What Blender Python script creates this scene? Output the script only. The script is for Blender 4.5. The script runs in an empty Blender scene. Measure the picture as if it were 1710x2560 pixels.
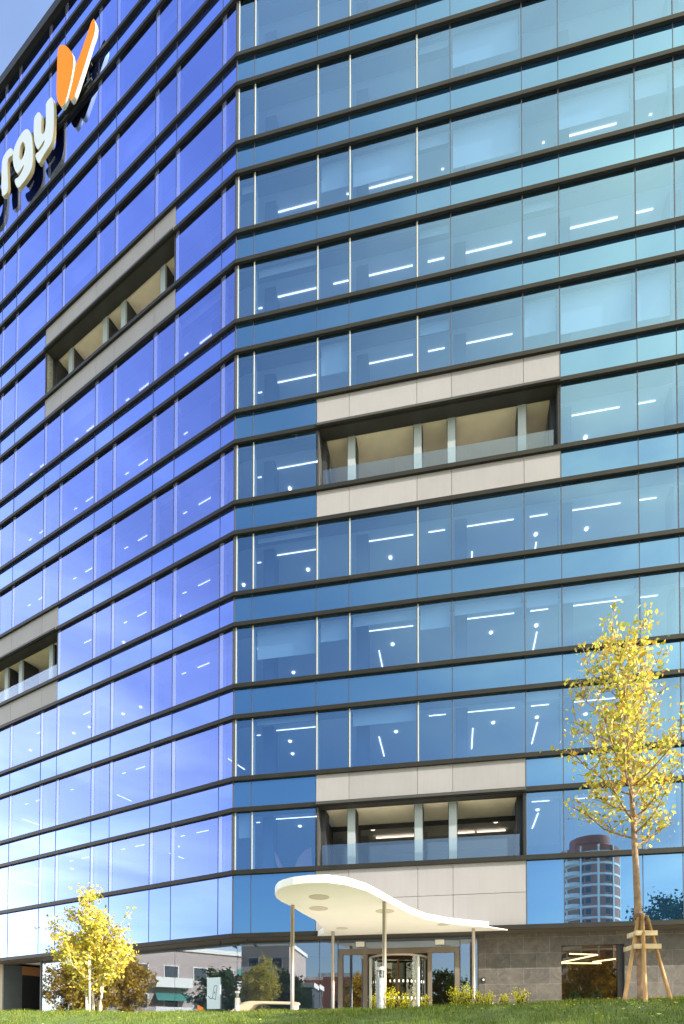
import bpy, math, random
import numpy as np
from mathutils import Vector
R = math.radians
sc = bpy.context.scene
col = sc.collection
random.seed(7)
PI = math.pi

# ------------------------------------------------------------------ helpers
def tag(o, label=None, cat=None, group=None, kind=None):
    if label: o['label'] = label
    if cat: o['category'] = cat
    if group: o['group'] = group
    if kind: o['kind'] = kind
    return o

def empty(name, loc=(0, 0, 0), rz=0):
    o = bpy.data.objects.new(name, None)
    o.empty_display_size = .3
    o.location = loc
    o.rotation_euler.z = rz
    col.objects.link(o)
    return o

class MB:
    def __init__(s): s.v = []; s.f = []; s.m = []
    def add(s, vs, fs, mi=0):
        n = len(s.v); s.v += [tuple(map(float, p)) for p in vs]
        for f in fs: s.f.append(tuple(n + i for i in f)); s.m.append(mi)
    def hexa(s, p, mi=0):
        s.add(p, [(0, 3, 2, 1), (4, 5, 6, 7), (0, 1, 5, 4), (1, 2, 6, 5), (2, 3, 7, 6), (3, 0, 4, 7)], mi)
    def box(s, x0, x1, y0, y1, z0, z1, mi=0):
        s.hexa([(x0, y0, z0), (x1, y0, z0), (x1, y1, z0), (x0, y1, z0), (x0, y0, z1), (x1, y0, z1), (x1, y1, z1), (x0, y1, z1)], mi)
    def prism(s, pts, z0, z1, mi=0):
        n = len(pts)
        a = sum(pts[i][0] * pts[(i + 1) % n][1] - pts[(i + 1) % n][0] * pts[i][1] for i in range(n))
        if a < 0: pts = pts[::-1]
        vs = [(p[0], p[1], z0) for p in pts] + [(p[0], p[1], z1) for p in pts]
        fs = [tuple(range(n - 1, -1, -1)), tuple(range(n, 2 * n))]
        fs += [(i, (i + 1) % n, n + (i + 1) % n, n + i) for i in range(n)]
        s.add(vs, fs, mi)
    def tube(s, path, rad, seg=8, mi=0, cap=True):
        path = [Vector(p) for p in path]; n = len(path)
        if not hasattr(rad, '__len__'): rad = [rad] * n
        vs = []
        for i, p in enumerate(path):
            t = (path[min(i + 1, n - 1)] - path[max(i - 1, 0)]).normalized()
            u = t.cross(Vector((0, 0, 1)))
            if u.length < .05: u = t.cross(Vector((1, 0, 0)))
            u.normalize(); w = t.cross(u)
            for k in range(seg):
                a = 2 * PI * k / seg
                vs.append(p + (u * math.cos(a) + w * math.sin(a)) * rad[i])
        fs = []
        for i in range(n - 1):
            for k in range(seg):
                a = i * seg + k; b = i * seg + (k + 1) % seg
                fs.append((a, b, b + seg, a + seg))
        if cap: fs += [tuple(range(seg)), tuple(range(n * seg - 1, (n - 1) * seg - 1, -1))]
        s.add(vs, fs, mi)
    def lathe(s, c, prof, seg=20, mi=0):
        vs = []
        for r, z in prof:
            for k in range(seg):
                a = 2 * PI * k / seg; vs.append((c[0] + r * math.cos(a), c[1] + r * math.sin(a), c[2] + z))
        fs = []
        for i in range(len(prof) - 1):
            for k in range(seg):
                a = i * seg + k; b = i * seg + (k + 1) % seg
                fs.append((a, b, b + seg, a + seg))
        fs += [tuple(range(seg - 1, -1, -1)), tuple(range((len(prof) - 1) * seg, len(prof) * seg))]
        s.add(vs, fs, mi)
    def build(s, name, mat, parent=None, smooth=False, bevel=0):
        me = bpy.data.meshes.new(name)
        me.from_pydata(s.v, [], s.f)
        for m in (mat if isinstance(mat, (list, tuple)) else [mat]): me.materials.append(m)
        if len(set(s.m)) > 1: me.polygons.foreach_set('material_index', s.m)
        if smooth: me.polygons.foreach_set('use_smooth', [True] * len(me.polygons))
        me.update()
        o = bpy.data.objects.new(name, me); col.objects.link(o)
        if parent:
            o.parent = parent
            if parent.type == 'EMPTY' or True:
                pl = Vector((0, 0, 0)); q = parent
                o.matrix_parent_inverse.identity()
        if bevel:
            b = o.modifiers.new('bevel', 'BEVEL'); b.width = bevel; b.segments = 2; b.limit_method = 'ANGLE'
        return o

# ------------------------------------------------------------------ materials
def mat(name, base=(.5, .5, .5), rough=.6, metal=0., var=0., scale=3., bump=0., bscale=40., spec=.5, coords='Object', var2=None):
    m = bpy.data.materials.new(name); m.use_nodes = True
    nt = m.node_tree; b = nt.nodes['Principled BSDF']
    b.inputs['Base Color'].default_value = (*base, 1)
    b.inputs['Roughness'].default_value = rough; b.inputs['Metallic'].default_value = metal
    b.inputs['Specular IOR Level'].default_value = spec
    if var or bump:
        tc = nt.nodes.new('ShaderNodeTexCoord')
    if var:
        n = nt.nodes.new('ShaderNodeTexNoise'); n.inputs['Scale'].default_value = scale; n.inputs['Detail'].default_value = 6
        nt.links.new(tc.outputs[coords], n.inputs['Vector'])
        r = nt.nodes.new('ShaderNodeValToRGB')
        c2 = var2 or tuple(min(1, c * (1 + var)) for c in base)
        r.color_ramp.elements[0].position = .3; r.color_ramp.elements[1].position = .7
        r.color_ramp.elements[0].color = (*[c * (1 - var) for c in base], 1); r.color_ramp.elements[1].color = (*c2, 1)
        nt.links.new(n.outputs['Fac'], r.inputs['Fac']); nt.links.new(r.outputs['Color'], b.inputs['Base Color'])
    if bump:
        n = nt.nodes.new('ShaderNodeTexNoise'); n.inputs['Scale'].default_value = bscale; n.inputs['Detail'].default_value = 5
        nt.links.new(tc.outputs[coords], n.inputs['Vector'])
        bp = nt.nodes.new('ShaderNodeBump'); bp.inputs['Strength'].default_value = bump; bp.inputs['Distance'].default_value = .02
        nt.links.new(n.outputs['Fac'], bp.inputs['Height']); nt.links.new(bp.outputs['Normal'], b.inputs['Normal'])
    return m

def emit(name, colr, s):
    m = bpy.data.materials.new(name); m.use_nodes = True; nt = m.node_tree
    nt.nodes.clear(); o = nt.nodes.new('ShaderNodeOutputMaterial'); e = nt.nodes.new('ShaderNodeEmission')
    e.inputs[0].default_value = (*colr, 1); e.inputs[1].default_value = s
    nt.links.new(e.outputs[0], o.inputs[0]); return m

def glass(name, gloss, trans, f0, k=1., backing=None, ior=1.55, wob=0.):
    """coated facade glass: mirror-like coat over a tinted see-through pane (or over an opaque back-painted pane)"""
    m = bpy.data.materials.new(name); m.use_nodes = True; nt = m.node_tree; nt.nodes.clear()
    N = nt.nodes.new; L = nt.links.new
    o = N('ShaderNodeOutputMaterial'); mx = N('ShaderNodeMixShader'); g = N('ShaderNodeBsdfGlossy')
    g.inputs['Color'].default_value = (*gloss, 1); g.inputs['Roughness'].default_value = 0.0
    if backing:
        t = N('ShaderNodeBsdfDiffuse'); t.inputs['Color'].default_value = (*backing, 1)
    else:
        t = N('ShaderNodeBsdfTransparent'); t.inputs['Color'].default_value = (*trans, 1)
    fr = N('ShaderNodeFresnel'); fr.inputs['IOR'].default_value = ior
    geo = N('ShaderNodeNewGeometry')
    # same reflectance seen from either side of the thin pane
    mm = N('ShaderNodeMath'); mm.operation = 'MULTIPLY_ADD'; mm.inputs[1].default_value = k; mm.inputs[2].default_value = f0; mm.use_clamp = True
    lw = N('ShaderNodeLayerWeight'); lw.inputs['Blend'].default_value = .5
    pw = N('ShaderNodeMath'); pw.operation = 'POWER'; pw.inputs[1].default_value = 4.
    L(lw.outputs['Facing'], pw.inputs[0]); L(pw.outputs[0], mm.inputs[0])
    nt.nodes.remove(fr); nt.nodes.remove(geo)
    if wob:
        tc = N('ShaderNodeTexCoord'); n = N('ShaderNodeTexNoise'); n.inputs['Scale'].default_value = .35; n.inputs['Detail'].default_value = 1
        bp = N('ShaderNodeBump'); bp.inputs['Strength'].default_value = wob; bp.inputs['Distance'].default_value = .05
        L(tc.outputs['Object'], n.inputs['Vector']); L(n.outputs['Fac'], bp.inputs['Height']); L(bp.outputs['Normal'], g.inputs['Normal'])
    L(mm.outputs[0], mx.inputs[0]); L(t.outputs[0], mx.inputs[1]); L(g.outputs[0], mx.inputs[2]); L(mx.outputs[0], o.inputs[0])
    return m

M = {}
M['bronze'] = mat('dark_bronze_metal', (.015, .0135, .010), .5, .0, var=.2, scale=1.5, spec=.3)
M['joint'] = mat('dark_joint', (.045, .045, .06), .5)
M['postwhite'] = mat('white_mullion_lining', (.86, .86, .86), .5)
M['post'] = mat('pale_aluminium', (.42, .44, .41), .45, .0)
def clad_mat():
    """fibre-cement panel: faint vertical rain streaks and a small tone shift from panel to panel"""
    m = bpy.data.materials.new('pale_grey_cladding'); m.use_nodes = True; nt = m.node_tree; N = nt.nodes.new; L = nt.links.new
    b = nt.nodes['Principled BSDF']; b.inputs['Roughness'].default_value = .55
    tc = N('ShaderNodeTexCoord'); mp = N('ShaderNodeMapping'); mp.inputs['Scale'].default_value = (5, 5, .5); L(tc.outputs['Object'], mp.inputs['Vector'])
    n = N('ShaderNodeTexNoise'); n.inputs['Scale'].default_value = 1.3; n.inputs['Detail'].default_value = 6; L(mp.outputs[0], n.inputs['Vector'])
    n2 = N('ShaderNodeTexNoise'); n2.inputs['Scale'].default_value = .8; n2.inputs['Detail'].default_value = 4; L(tc.outputs['Object'], n2.inputs['Vector'])
    oi = N('ShaderNodeObjectInfo')
    v = N('ShaderNodeMath'); v.operation = 'MULTIPLY_ADD'; v.inputs[1].default_value = .12; v.inputs[2].default_value = .79; L(n.outputs['Fac'], v.inputs[0])
    v2 = N('ShaderNodeMath'); v2.operation = 'MULTIPLY_ADD'; v2.inputs[1].default_value = .16; L(n2.outputs['Fac'], v2.inputs[0]); L(v.outputs[0], v2.inputs[2])
    v3 = N('ShaderNodeMath'); v3.operation = 'MULTIPLY_ADD'; v3.inputs[1].default_value = .09; L(oi.outputs['Random'], v3.inputs[0]); L(v2.outputs[0], v3.inputs[2])
    mx = N('ShaderNodeMix'); mx.data_type = 'RGBA'; mx.blend_type = 'MULTIPLY'; mx.inputs[0].default_value = 1; mx.inputs[6].default_value = (.272, .258, .268, 1)
    L(v3.outputs[0], mx.inputs[7]); L(mx.outputs[2], b.inputs['Base Color']); return m
M['clad'] = clad_mat()
M['clad_w'] = M['clad']
M['beam'] = mat('dark_grey_metal', (.045, .043, .040), .5, var=.1, scale=2)
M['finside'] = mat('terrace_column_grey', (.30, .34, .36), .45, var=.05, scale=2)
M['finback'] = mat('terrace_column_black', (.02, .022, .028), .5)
M['ceilwood'] = mat('beige_ceiling_boards', (.95, .82, .64), .6, var=.04, scale=2.5)
M['ceil'] = mat('white_office_ceiling', (.80, .81, .82), .8)
M['floor'] = mat('office_carpet', (.16, .17, .2), .9)
M['core'] = mat('interior_core_wall', (.30, .33, .40), .8)
M['icol'] = mat('interior_column_grey', (.10, .12, .18), .8)
M['trough'] = mat('perimeter_bulkhead', (.20, .22, .26), .7)
M['blind'] = mat('pale_roller_blind', (.72, .76, .74), .8)
M['lamp'] = emit('lit_lamp', (1, .95, .93), 1.7)
M['lampwarm'] = emit('lit_warm_lamp', (1, .8, .5), 5.)
M['gR'] = glass('vision_glass_teal_skycast', (.36, .61, .96), (.54, .73, 1.0), .38, 1.6, wob=.02)  # right facade: teal of its sky reflection put into the glass tint
M['sR'] = glass('spandrel_glass_teal_skycast', (.34, .61, .95), None, .46, 1.6, backing=(.010, .035, .08), wob=.02)  # teal sky cast in the tint here as well
M['gW'] = glass('vision_glass_violet_skycast', (.345, .455, .98), (.52, .60, 1.0), .57, .9, wob=.02)  # left facade: violet of its sky reflection put into the glass tint
M['sW'] = glass('spandrel_glass_violet_skycast', (.33, .455, .98), None, .66, .9, backing=(.035, .06, .22), wob=.02)  # violet sky cast in the tint here as well
M['poststandin'] = glass('pale_post_standin', (.42, .50, 1.0), None, .56, .9, backing=(.26, .29, .48))  # added pale strip on the panes, standing in for the posts behind
M['gG'] = glass('ground_floor_glass', (.64, .75, .95), (.62, .70, .78), .34, 1.2, wob=.04)
M['gB'] = glass('bronze_terrace_glass', (.60, .62, .62), (.50, .45, .36), .16, .6)
M['rail'] = glass('clear_railing_glass', (.75, .85, 1.0), (.88, .93, .95), .12, .6)
M['gClear'] = glass('clear_door_glass', (.8, .85, .9), (.85, .87, .87), .06, .5)
M['gDark'] = glass('dark_window_glass', (.7, .66, .55), (.30, .28, .2), .13, .8)
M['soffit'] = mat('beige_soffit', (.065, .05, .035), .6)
M['white'] = mat('white_paint', (.86, .84, .79), .45, var=.03, scale=1)
M['portal'] = mat('bronze_door_metal', (.17, .14, .11), .45, .2, var=.08, scale=3)
M['steel'] = mat('brushed_steel', (.33, .285, .235), .4, .6, var=.08, scale=4)
M['offwhite'] = mat('light_grey_paint', (.62, .62, .60), .5)
M['offgrey'] = mat('mid_grey_paint', (.36, .38, .41), .45)
M['orange'] = mat('orange_panel', (.85, .22, .05), .5)
M['signorange'] = mat('orange_sign_face', (1.0, .26, .03), .8, spec=.1)
M['signwhite'] = mat('white_sign_face', (.62, .68, .76), .45)
M['signside'] = mat('beige_sign_edge', (.52, .45, .30), .5)
M['black'] = mat('black_metal', (.015, .015, .017), .5)
M['pave'] = mat('pale_paving', (.70, .66, .58), .8, var=.08, scale=1.2)
M['timber'] = mat('pale_timber', (.50, .29, .12), .7, var=.2, scale=6, bump=.3, bscale=30)
M['timberlight'] = mat('light_timber_board', (.66, .50, .30), .7, var=.12, scale=6)
M['bark'] = mat('pale_tree_bark', (.30, .19, .11), .85, var=.4, scale=9, bump=.5, bscale=25)
M['barkwhite'] = mat('whitish_bark', (.62, .54, .44), .85, var=.2, scale=9, bump=.4, bscale=25)
M['barkdark'] = mat('dark_bark', (.08, .06, .045), .9)

def stone_mat():
    m = bpy.data.materials.new('dark_stone_tiles'); m.use_nodes = True; nt = m.node_tree; N = nt.nodes.new; L = nt.links.new
    b = nt.nodes['Principled BSDF']; b.inputs['Roughness'].default_value = .65
    tc = N('ShaderNodeTexCoord'); mp = N('ShaderNodeMapping'); L(tc.outputs['UV'], mp.inputs['Vector'])
    br = N('ShaderNodeTexBrick'); br.offset = .5; br.inputs['Scale'].default_value = 1
    br.inputs['Brick Width'].default_value = 1.0; br.inputs['Row Height'].default_value = .62; br.inputs['Mortar Size'].default_value = .010
    br.inputs['Color1'].default_value = (.062, .056, .052, 1); br.inputs['Color2'].default_value = (.092, .080, .071, 1); br.inputs['Mortar'].default_value = (.13, .12, .11, 1)
    br.inputs['Bias'].default_value = 0
    L(mp.outputs[0], br.inputs['Vector'])
    n = N('ShaderNodeTexNoise'); n.inputs['Scale'].default_value = 2.2; n.inputs['Detail'].default_value = 8; n.inputs['Distortion'].default_value = 1.2
    L(mp.outputs[0], n.inputs['Vector'])
    r = N('ShaderNodeValToRGB'); r.color_ramp.elements[0].position = .35; r.color_ramp.elements[1].position = .8
    r.color_ramp.elements[0].color = (.75, .75, .75, 1); r.color_ramp.elements[1].color = (1.5, 1.47, 1.42, 1)
    L(n.outputs['Fac'], r.inputs['Fac'])
    mx = N('ShaderNodeMix'); mx.data_type = 'RGBA'; mx.blend_type = 'MULTIPLY'; mx.inputs[0].default_value = 1
    L(br.outputs['Color'], mx.inputs[6]); L(r.outputs['Color'], mx.inputs[7])
    # thin pale veins and scratches of the stone
    v = N('ShaderNodeTexNoise'); v.inputs['Scale'].default_value = 1.7; v.inputs['Detail'].default_value = 3; v.inputs['Distortion'].default_value = 2.5
    L(mp.outputs[0], v.inputs['Vector'])
    ab = N('ShaderNodeMath'); ab.operation = 'SUBTRACT'; ab.inputs[1].default_value = .5; L(v.outputs['Fac'], ab.inputs[0])
    a2 = N('ShaderNodeMath'); a2.operation = 'ABSOLUTE'; L(ab.outputs[0], a2.inputs[0])
    r2 = N('ShaderNodeValToRGB'); r2.color_ramp.elements[0].position = 0; r2.color_ramp.elements[1].position = .012
    r2.color_ramp.elements[0].color = (.35, .35, .35, 1); r2.color_ramp.elements[1].color = (0, 0, 0, 1); L(a2.outputs[0], r2.inputs['Fac'])
    m2 = N('ShaderNodeMix'); m2.data_type = 'RGBA'; m2.inputs[7].default_value = (.22, .20, .18, 1)
    L(r2.outputs['Color'], m2.inputs[0]); L(mx.outputs[2], m2.inputs[6]); L(m2.outputs[2], b.inputs['Base Color'])
    return m
M['stone'] = stone_mat()

def leaf_mat(name, cols, trans=.35):
    m = bpy.data.materials.new(name); m.use_nodes = True; nt = m.node_tree; N = nt.nodes.new; L = nt.links.new
    nt.nodes.clear(); o = N('ShaderNodeOutputMaterial')
    g = N('ShaderNodeNewGeometry'); r = N('ShaderNodeValToRGB')
    els = r.color_ramp.elements
    els[0].position = 0; els[0].color = (*cols[0], 1); els[1].position = 1; els[1].color = (*cols[-1], 1)
    for i, c in enumerate(cols[1:-1]):
        e = els.new((i + 1) / (len(cols) - 1)); e.color = (*c, 1)
    L(g.outputs['Random Per Island'], r.inputs['Fac'])
    d = N('ShaderNodeBsdfDiffuse'); t = N('ShaderNodeBsdfTranslucent'); mx = N('ShaderNodeMixShader'); mx.inputs[0].default_value = trans
    L(r.outputs[0], d.inputs[0]); L(r.outputs[0], t.inputs[0]); L(d.outputs[0], mx.inputs[1]); L(t.outputs[0], mx.inputs[2]); L(mx.outputs[0], o.inputs[0])
    return m
M['leafyellow'] = leaf_mat('autumn_leaves', [(.16, .22, .03), (.62, .58, .07), (.82, .74, .14), (.72, .50, .08), (.42, .46, .07), (.88, .82, .34), (.30, .34, .05), (.62, .34, .06), (.78, .70, .12)])
M['leafgold'] = leaf_mat('golden_leaves', [(.62, .38, .04), (.80, .55, .08), (.48, .26, .04), (.36, .28, .04)])
M['leafdark'] = leaf_mat('dark_green_leaves', [(.02, .045, .012), (.04, .08, .02), (.06, .10, .03)])
M['leaflime'] = leaf_mat('lime_shrub_leaves', [(.62, .60, .03), (.92, .80, .04), (.80, .72, .04), (.50, .52, .04)])
M['blade'] = leaf_mat('grass_blades', [(.075, .125, .025), (.13, .21, .035), (.19, .25, .045), (.32, .33, .09), (.09, .16, .03)], .3)
M['earth'] = mat('lawn_soil_and_turf', (.10, .15, .035), .95, var=.35, scale=2.0, bump=.4, bscale=60)
M['brick'] = mat('red_brown_brick', (.46, .17, .10), .85, var=.15, scale=1)
M['band'] = mat('white_concrete_band', (.80, .78, .74), .8)
M['pink'] = mat('pale_pink_render', (.46, .38, .35), .85, var=.06, scale=.3)
M['cream'] = mat('cream_render', (.55, .50, .42), .85, var=.06, scale=.3)
M['greyblock'] = mat('dark_slate_render', (.06, .075, .09), .8)
M['winglass'] = mat('far_window_glass', (.03, .045, .07), .1)
M['awning'] = mat('green_awning', (.08, .26, .23), .7)
M['gold'] = mat('brass_strip', (.75, .52, .22), .4)
M['poster'] = mat('pale_blue_poster', (.55, .66, .74), .5)
M['ink'] = mat('dark_poster_ink', (.06, .08, .10), .6)
M['petal'] = mat('orange_sculpture_paint', (.80, .34, .26), .5)
M['stoneblock'] = mat('pale_precast', (.40, .33, .24), .7, var=.06, scale=2)
M['brownwood'] = mat('brown_panel', (.16, .075, .03), .6)
M['brownpanel'] = mat('orange_brown_panel', (.34, .16, .06), .6)
M['recess'] = mat('slate_recess_wall', (.075, .09, .10), .6, var=.1, scale=2)

# ------------------------------------------------------------------ facade frames
thR, thL = .1655, .4707
C0 = Vector((-5.669, 22.619))
dR = Vector((math.cos(thR), -math.sin(thR))); nR = Vector((-math.sin(thR), -math.cos(thR)))
dW = Vector((-math.cos(thL), math.sin(thL))); nW = Vector((-math.sin(thL), -math.cos(thL)))
mit = (nR + nW) / (1 + nR.dot(nW))
def P(F, s, z, o=0.):
    d, n = (dR, nR) if F == 'R' else (dW, nW)
    q = C0 + d * s + n * o
    return (q.x, q.y, z)
def P2(F, s, o=0.): return P(F, s, 0, o)[:2]
def fbox(mb, F, s0, s1, z0, z1, o0, o1, mi=0):
    """box in facade coordinates: along the wall, up, outwards"""
    mb.prism([P2(F, s0, o0), P2(F, s1, o0), P2(F, s1, o1), P2(F, s0, o1)], z0, z1, mi)
def wrap(mb, sW, sR, o0, o1, z0, z1, mi=0):
    """strip that runs along both facades and turns the corner"""
    c0 = C0 + mit * o0; c1 = C0 + mit * o1
    mb.prism([P2('W', sW, o0), tuple(c0), P2('R', sR, o0), P2('R', sR, o1), tuple(c1), P2('W', sW, o1)], z0, z1, mi)
def across(x, y, F='R'):
    """real position of something seen mirrored in a facade"""
    n = nR if F == 'R' else nW
    p = Vector((x, y)); d = (p - C0).dot(n); p -= 2 * d * n
    return p.x, p.y

H = 4.0; ZL0 = 6.661; SP = 1.331; ZS = 3.90; ZB = .40
Lz = lambda n: ZL0 + H * n
Uz = lambda n: ZL0 + H * n - SP
NF = 12
def grid(e0, n):
    g = [0, e0]; w = [2.8145, 1.3923]
    for i in range(n): g.append(g[-1] + w[i % 2])
    return g
KR = grid(.8126, 11); KW = grid(.8301, 15)
SR, SW = KR[-1], KW[-1]
# terraces: facade, first grid line, last grid line, level
TERR = [('R', 2, 7, 4), ('R', 2, 6, 0), ('W', 2, 7, 7), ('W', 6, 11, 3)]
def in_terr(F, k, n):            # vision bay k (between grid k and k+1) of level n
    return any(F == f and a <= k < b and n == l for f, a, b, l in TERR)
def clad_bay(F, k, n):           # band below level n (between U_n and L_n)
    return any(F == f and a <= k < b and n in (l, l + 1) for f, a, b, l in TERR)

bld = empty('office_building', (C0.x, C0.y, ZB))
tag(bld, 'tall blue glass office building with dark horizontal ledges and recessed terraces', 'building')
_off = Vector((C0.x, C0.y, ZB))
def part(mb, name, m, parent=None, label=None, kind=None, **kw):
    """a part of the building: vertices are moved into the parent's frame"""
    o = mb.build(name, m, parent or bld, **kw)
    p = parent or bld
    if p == bld:
        for v in o.data.vertices: v.co -= _off
    else:
        for v in o.data.vertices: v.co -= _off
    if label: o['label'] = label
    if kind: o['kind'] = kind
    return o

# projected size of a bay, to decide which windows get objects of their own
F_, PX, PY, PIT = 1339.532, 915.961, 2546.733, .0215
def pj(p):
    c, s = math.cos(PIT), math.sin(PIT); y2 = p[1] * c + p[2] * s; z2 = -p[1] * s + p[2] * c
    return PX + F_ * p[0] / y2, PY - F_ * z2 / y2
def area(F, s0, s1, z0, z1):
    q = [pj(P(F, *a)) for a in ((s0, z0), (s1, z0), (s1, z1), (s0, z1))]
    q = [(min(max(x, 0), 1710), min(max(y, 0), 2560)) for x, y in q]
    return abs(sum(q[i][0] * q[(i + 1) % 4][1] - q[(i + 1) % 4][0] * q[i][1] for i in range(4))) / 2

# ---- ledges (one per floor line, turning the corner)
def ledge(z, h=.165, o=.11):
    mb = MB()
    wrap(mb, SW, SR, .008, o, z - h / 2, z + h / 2)
    wrap(mb, SW, SR, .008, o * .7, z + h / 2 + .0, z + h / 2 + .03)
    return part(mb, 'ledge', M['bronze'])
for n in range(0, NF + 1):
    ledge(Lz(n))
    if n > 0: ledge(Uz(n))
mb = MB(); wrap(mb, SW, SR, -.3, .20, 56.05, 56.55); part(mb, 'parapet_coping', M['bronze'])
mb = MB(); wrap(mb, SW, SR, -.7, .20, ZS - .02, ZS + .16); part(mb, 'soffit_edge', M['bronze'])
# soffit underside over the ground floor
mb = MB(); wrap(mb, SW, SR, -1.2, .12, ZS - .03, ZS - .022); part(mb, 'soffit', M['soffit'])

# ---- glass
def quad(mb, F, s0, s1, z0, z1, o, tilt=None):
    t = tilt or (0, 0)
    mb.add([P(F, s0, z0, o - t[0] - t[1]), P(F, s1, z0, o + t[0] - t[1]), P(F, s1, z1, o + t[0] + t[1]), P(F, s0, z1, o - t[0] + t[1])],
           [(0, 1, 2, 3) if F == 'R' else (3, 2, 1, 0)])
def rt(): return (random.uniform(-1, 1) * .003, random.uniform(-1, 1) * .003)
def frame(mb, F, s, z0, z1, k=0):
    fbox(mb, F, s - .022, s + .012, z0, z1, -.03, .014, 0)                 # thin dark joint cap
    if F == 'R' and k < 5: fbox(mb, F, s + .0125, s + .06, z0, z1, -.03, .008, 1)   # added pale strip, standing in for the sunlit post
    a, b = (s - .035, s + .035) if F == 'R' else (s - .10, s + .05)
    fbox(mb, F, a, b, z0, z1, -.34, -.04, 1)                               # pale post behind the glass

BLIND = {('R', 7, 2): .45, ('R', 7, 3): .5, ('R', 7, 5): .62, ('R', 7, 7): .45, ('R', 7, 8): .3,
         ('R', 5, 6): .55, ('R', 5, 7): .62, ('R', 5, 8): .66, ('R', 2, 2): .34, ('R', 2, 3): .16, ('R', 2, 4): .34, ('R', 2, 6): .2, ('R', 2, 7): .2,
         ('R', 1, 3): .24, ('R', 1, 1): .08, ('R', 0, 0): .4, ('R', 9, 3): .3, ('R', 10, 5): .4, ('R', 9, 6): .2, ('R', 6, 6): .12,
         ('W', 6, 5): .3, ('W', 9, 3): .4, ('W', 8, 6): .25, ('W', 4, 4): .15, ('W', 10, 4): .35, ('W', 1, 5): .2, ('W', 10, 2): .2}
rb = random.Random(21)
for k in range(11):
    for n in range(NF):
        for F in 'RW':
            if (F, n, k) not in BLIND and rb.random() < .16: BLIND[(F, n, k)] = rb.choice((.08, .12, .18, .28, .4, .5))
wins = []; spans = []
for F, K in (('R', KR), ('W', KW)):
    for k in range(len(K) - 1):
        for n in range(0, NF + 1):
            z0, z1 = Lz(n), (Uz(n + 1) if n < NF else 56.05)
            if not in_terr(F, k, n): wins.append((area(F, K[k], K[k + 1], z0, z1), F, k, n, z0, z1))
            z0, z1 = (Uz(n) if n else ZS + .16), Lz(n)
            if not clad_bay(F, k, n): spans.append((area(F, K[k], K[k + 1], z0, z1), F, k, n, z0, z1))
wins.sort(key=lambda w: -w[0]); spans.sort(key=lambda w: -w[0])
rest = {'t': MB(), 'f': MB(), 'R': MB(), 'W': MB(), 'b': MB()}
for i, (a, F, k, n, z0, z1) in enumerate(wins):
    K = KR if F == 'R' else KW
    own = i < 99
    f = MB() if own else rest['f']
    if k: frame(f, F, K[k], z0 + .06, z1 - .06, k)
    else: fbox(f, F, .03, .07, z0 + .06, z1 - .06, -.03, .014, 0); fbox(f, F, .075, .125, z0 + .06, z1 - .06, -.03, .008, 1) if F == 'R' else fbox(f, F, .03, .12, z0 + .06, z1 - .06, -.30, -.04, 1)  # right facade: added pale strip in place of a sunlit post
    g = MB() if own else rest[F]
    quad(g, F, K[k] + (.02 if k else .03), K[k + 1] - .02, z0, z1, 0, rt())
    bh = BLIND.get((F, n, k))
    if own:
        fo = part(f, 'window', [M['joint'], M['post' if F == 'R' else 'postwhite']])
        part(g, 'pane', M['g' + F], fo)
    if F == 'W':
        ft = MB() if own else rest['t']
        fbox(ft, F, K[k + 1] - .24, K[k + 1] - .03, z0 + .07, z1 - .07, .0035, .006)  # pale strip added to show the post behind the pane
        if own: part(ft, 'post_standin_strip', M['poststandin'], fo)
    if bh:
        b = MB() if own else rest['b']
        fbox(b, F, K[k] + .1, K[k + 1] - .08, z1 - (z1 - z0) * bh, z1 - .02, -.36, -.35)
        if own: part(b, 'roller_blind', M['blind'], fo)
wr = part(rest['f'], 'window', [M['joint'], M['post']], kind='stuff')
part(rest['R'], 'pane', M['gR'], wr, kind='stuff')
part(rest['W'], 'pane', M['gW'], wr, kind='stuff')
if rest['t'].v: part(rest['t'], 'post_standin_strip', M['poststandin'], wr, kind='stuff')
if rest['b'].v: part(rest['b'], 'roller_blind', M['blind'], wr, kind='stuff')
rs = {'R': MB(), 'W': MB()}
for i, (a, F, k, n, z0, z1) in enumerate(spans):
    K = KR if F == 'R' else KW
    own = i < 99
    s = MB() if own else rs[F]
    mb = s
    n0 = len(s.f)
    quad(s, F, K[k] + (.014 if k else .02), K[k + 1] - .014, z0, z1, .0, rt())
    j = MB()
    if own: fbox(s, F, K[k] - .013, K[k] + .013, z0 + .06, z1 - .06, -.05, .012, 1)
    else: fbox(s, F, K[k] - .013, K[k] + .013, z0 + .06, z1 - .06, -.05, .012, 1)
    if own: part(s, 'spandrel_panel', [M['s' + F], M['joint']])
for F in 'RW': part(rs[F], 'spandrel_panel', [M['s' + F], M['joint']], kind='stuff')
# corner post
mb = MB()
c0 = C0 + mit * -.05; c1 = C0 + mit * .02
mb.prism([P2('W', .035, -.05), tuple(c0), P2('R', .03, -.05), P2('R', .03, .014), tuple(c1), P2('W', .035, .014)], ZS + .16, 56.05)
part(mb, 'corner_post', M['joint'])

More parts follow.
